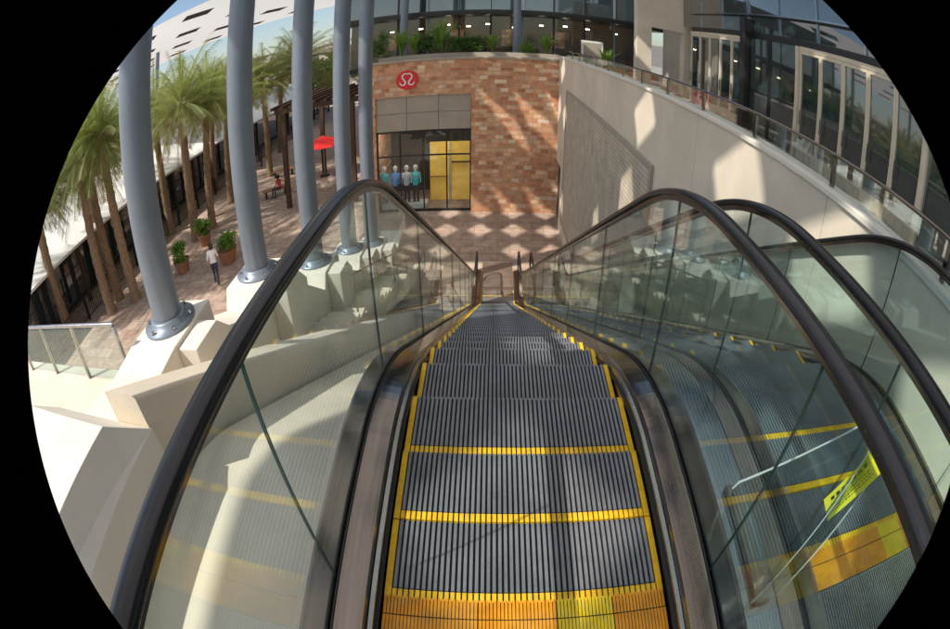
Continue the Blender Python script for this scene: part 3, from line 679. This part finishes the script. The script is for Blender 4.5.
for i in range(nn+1):
    a=-1.4+i*1.9/nn; h=18+14*noise.noise(Vector((i*.15,0,0)))+6*noise.noise(Vector((i*.6,3,0)))
    for rr,zz in((330,FL),(420,h+FL),(520,FL)): vs.append((rr*math.sin(a),rr*math.cos(a),zz))
for i in range(nn):
    for k in range(2): fs.append((i*3+k,i*3+k+1,i*3+3+k+1,i*3+3+k))
hl.add(vs,fs,0,True); struct(hl.build('hills',M['hill'],None,0,(0,0,FL)))
pg=empty('pergola',(-8,26,FL),'dark timber pergola between the columns and the sandstone building','pergola')
for x in(-10.5,-6.8):
    for y in(23,29): MB().box(x-.12,x+.12,y-.12,y+.12,FL,-1.2).build('post',M['darkbrown'],pg)
for y in(23,29): MB().box(-11,-6.3,y-.1,y+.1,-1.198,-.9).build('beam',M['darkbrown'],pg)
for k in range(8): MB().box(-11+.6*k,-10.88+.6*k,22.4,29.6,-.898,-.72).build('rafter',M['darkbrown'],pg)
q=U(323,140,'z',FL+2.4); PX,PYY=q.x,q.y
ps=empty('parasol',(PX,PYY,FL),'red parasol open near the pergola','parasol')
MB().tube([(PX,PYY,FL),(PX,PYY,FL+2.6)],.03,8).build('pole',M['skirt'],ps)
MB().lathe([(1.4,2.1),(1.35,2.13),(.1,2.65),(.02,2.7)],(PX,PYY,FL),8,0,False).build('canopy',M['red'],ps)
MB().lathe([(.3,0),(.3,.08),(.06,.1)],(PX,PYY,FL+.002),12).build('base',M['dark'],ps)
for i,(px,py,r,lb) in enumerate([(184,272,.45,'terracotta planter with a leafy bush, nearest the palms on the left'),(206,245,.4,'smaller terracotta planter with a bush, behind the first one'),(229,262,.5,'terracotta planter with a full green bush beside the person in white')]):
    x,y=gp(px,py)
    e=empty('potted_shrub',(x,y,FL),lb,'potted plant','terracotta planters on the plaza')
    MB().lathe([(r*.65,0),(r*.95,.55),(r,.62),(r*.88,.62),(r*.85,.56)],(x,y,FL+.002),18).build('pot',M['pot'],e)
    b=MB(); leaves(b,(x,y,FL+1.0),(r*1.4,r*1.4,.6),900,.09,i+30,14); b.build('foliage',M['leaf_b'],e)
def bench(x,y,rz,lb):
    e=empty('bench',(x,y,FL),lb,'bench','timber benches on the plaza')
    for k in range(4): MB().box(x-.8,x+.8,y-.22+.115*k,y-.12+.115*k,FL+.42,FL+.46).build('slat',M['pot'],e)
    for s in(-.6,.6): MB().box(x+s-.05,x+s+.05,y-.2,y+.2,FL,FL+.418).build('leg',M['black'],e)
    e.rotation_euler.z=rz
b1=gp(276,196); b2=gp(284,176)
bench(b1[0],b1[1],.6,'timber bench on the sunny plaza, nearer one'); bench(b2[0],b2[1],.3,'timber bench on the sunny plaza, farther one')
# ------------------------------------------------------------ people
def person(x,y,rz,pose,top,bot,label,holding=None):
    if pose=='walk':
        J=dict(pel=(0,0,.95),sp=(0,.02,1.18),ch=(0,.03,1.36),nk=(0,.03,1.5),hd=(0,.05,1.6),ht=(0,.04,1.73),
         hl=(-.09,0,.9),kl=(-.1,.2,.52),al=(-.1,.12,.09),tl=(-.1,.26,.03),hr=(.09,0,.9),kr=(.1,-.05,.5),ar=(.1,-.28,.12),tr=(.1,-.16,.03),
         sl=(-.17,.03,1.43),el=(-.23,-.1,1.16),wl_=(-.24,.0,.92),fl=(-.24,.05,.84),sr=(.17,.03,1.43),er=(.23,.08,1.16),wr=(.22,.26,1.02),fr=(.21,.33,.98))
    elif pose=='stand':
        J=dict(pel=(0,0,.95),sp=(0,0,1.18),ch=(0,0,1.36),nk=(0,0,1.5),hd=(0,.02,1.6),ht=(0,.01,1.73),
         hl=(-.09,0,.9),kl=(-.11,.03,.5),al=(-.12,0,.09),tl=(-.14,.14,.03),hr=(.09,0,.9),kr=(.11,.02,.5),ar=(.12,0,.09),tr=(.15,.13,.03),
         sl=(-.17,0,1.43),el=(-.24,0,1.15),wl_=(-.22,.1,.92),fl=(-.21,.13,.84),sr=(.17,0,1.43),er=(.24,0,1.15),wr=(.12,.2,1.12),fr=(.06,.25,1.14))
    else:
        J=dict(pel=(0,0,.5),sp=(0,0,.74),ch=(0,.02,.92),nk=(0,.04,1.06),hd=(0,.07,1.16),ht=(0,.06,1.29),
         hl=(-.09,.02,.48),kl=(-.12,.42,.5),al=(-.12,.4,.09),tl=(-.13,.54,.03),hr=(.09,.02,.48),kr=(.12,.42,.5),ar=(.12,.46,.09),tr=(.13,.6,.03),
         sl=(-.17,.02,.99),el=(-.23,.06,.72),wl_=(-.14,.28,.62),fl=(-.1,.35,.6),sr=(.17,.02,.99),er=(.23,.06,.72),wr=(.14,.28,.62),fr=(.1,.35,.6))
    rad=dict(pel=.14,sp=.125,ch=.15,nk=.055,hd=.085,ht=.075,hl=.1,kl=.06,al=.042,tl=.03,hr=.1,kr=.06,ar=.042,tr=.03,sl=.06,el=.042,wl_=.03,fl=.02,sr=.06,er=.042,wr=.03,fr=.02)
    E=[('pel','sp'),('sp','ch'),('ch','nk'),('nk','hd'),('hd','ht'),('pel','hl'),('hl','kl'),('kl','al'),('al','tl'),('pel','hr'),('hr','kr'),('kr','ar'),('ar','tr'),('ch','sl'),('sl','el'),('el','wl_'),('wl_','fl'),('ch','sr'),('sr','er'),('er','wr'),('wr','fr')]
    ks=list(J); me=bpy.data.meshes.new('body'); me.from_pydata([J[k] for k in ks],[(ks.index(a),ks.index(b)) for a,b in E],[])
    tmp=bpy.data.objects.new('tmp',me); COL.objects.link(tmp); md=tmp.modifiers.new('s','SKIN'); sv=me.skin_vertices[0].data
    for i,k in enumerate(ks): sv[i].radius=(rad[k],rad[k]*(.75 if k in('ch','sp','pel') else 1)); sv[i].use_root=(k=='pel')
    tmp.modifiers.new('d','SUBSURF').levels=2; tmp.modifiers['d'].render_levels=2
    bpy.context.view_layer.update()
    dg=bpy.context.evaluated_depsgraph_get(); m2=bpy.data.meshes.new_from_object(tmp.evaluated_get(dg)); bpy.data.objects.remove(tmp)
    m2.materials.clear()
    for q in(M['skin'],top,bot,M['black']): m2.materials.append(q)
    sit=pose=='sit'; zp=J['pel'][2]
    for p in m2.polygons:
        c=p.center; p.use_smooth=True
        if c.z>J['nk'][2]-.0: mi=0
        elif c.z<.1: mi=3
        elif sit and c.y>.15 and c.z<.6: mi=2 if abs(c.x)>.04 else 0
        elif c.z<zp+.02 and not (abs(c.x)>.185): mi=2
        elif abs(c.x)>.17 and c.z<J['el'][2]-.02: mi=0
        else: mi=1
        p.material_index=mi
    e=empty('person',(0,0,0),label,'person')
    o=bpy.data.objects.new('body',m2); COL.objects.link(o); o.parent=e
    h=J['hd']; MB().lathe([(.02,.185),(.075,.165),(.1,.11),(.102,.03),(.09,-.04),(.05,-.05)][::-1],(h[0],h[1]-.025,h[2]-.02),12).build('hair',M['hair'],e)
    e.location=(x,y,FL+.003); e.rotation_euler.z=rz
    return e
x,y=gp(218,284); person(x,y,.4,'walk',M['shirt_white'],M['trouser'],'person in a white top walking past the terracotta planters')
x,y=gp(262,166); person(x,y,2.2,'stand',M['trouser'],M['trouser'],'person in dark clothes standing on the plaza by the iron fence')
x,y=gp(269,163); person(x,y,-1,'stand',M['shirt_grey'],M['trouser'],'person in a grey top standing beside the one in dark clothes')
person(b1[0]+.3,b1[1]-.02,2.6,'sit',M['shirt_red'],M['trouser'],'person in a red top sitting on the nearer bench')
# ------------------------------------------------------------ light, camera
w=bpy.data.worlds.new('World'); S.world=w; w.use_nodes=True; t=w.node_tree
sk=N(t,'ShaderNodeTexSky'); sk.sky_type='NISHITA'; sk.sun_disc=False
sd=Vector((-.55,-.34,.76)).normalized()
sk.sun_elevation=math.asin(sd.z); sk.sun_rotation=math.atan2(sd.x,sd.y)
t.links.new(sk.outputs[0],t.nodes['Background'].inputs[0]); t.nodes['Background'].inputs[1].default_value=.14
sun=bpy.data.lights.new('sun','SUN'); sun.energy=5; sun.angle=R(.6); sun.color=(1,.94,.84)
so=bpy.data.objects.new('sun',sun); COL.objects.link(so); so.rotation_euler=sd.to_track_quat('Z','Y').to_euler(); so.location=(0,0,30)
cam=bpy.data.cameras.new('camera'); co=bpy.data.objects.new('camera',cam); COL.objects.link(co); S.camera=co
co.location=(XC,0,EYE); co.rotation_euler=CAMROT.to_euler()
cam.type='PANO'; cam.sensor_width=36; cam.sensor_fit='HORIZONTAL'; cam.clip_end=2000; cam.clip_start=.02
cam.shift_x=-(OX-475)/950; cam.shift_y=(OY-314.5)/629
cam.panorama_type='FISHEYE_LENS_POLYNOMIAL'; cam.fisheye_fov=2.148
cam.fisheye_polynomial_k0=0; cam.fisheye_polynomial_k1=-K1; cam.fisheye_polynomial_k2=0; cam.fisheye_polynomial_k3=-K3; cam.fisheye_polynomial_k4=0
S.view_settings.view_transform='Standard'; S.view_settings.look='None'; S.view_settings.exposure=0
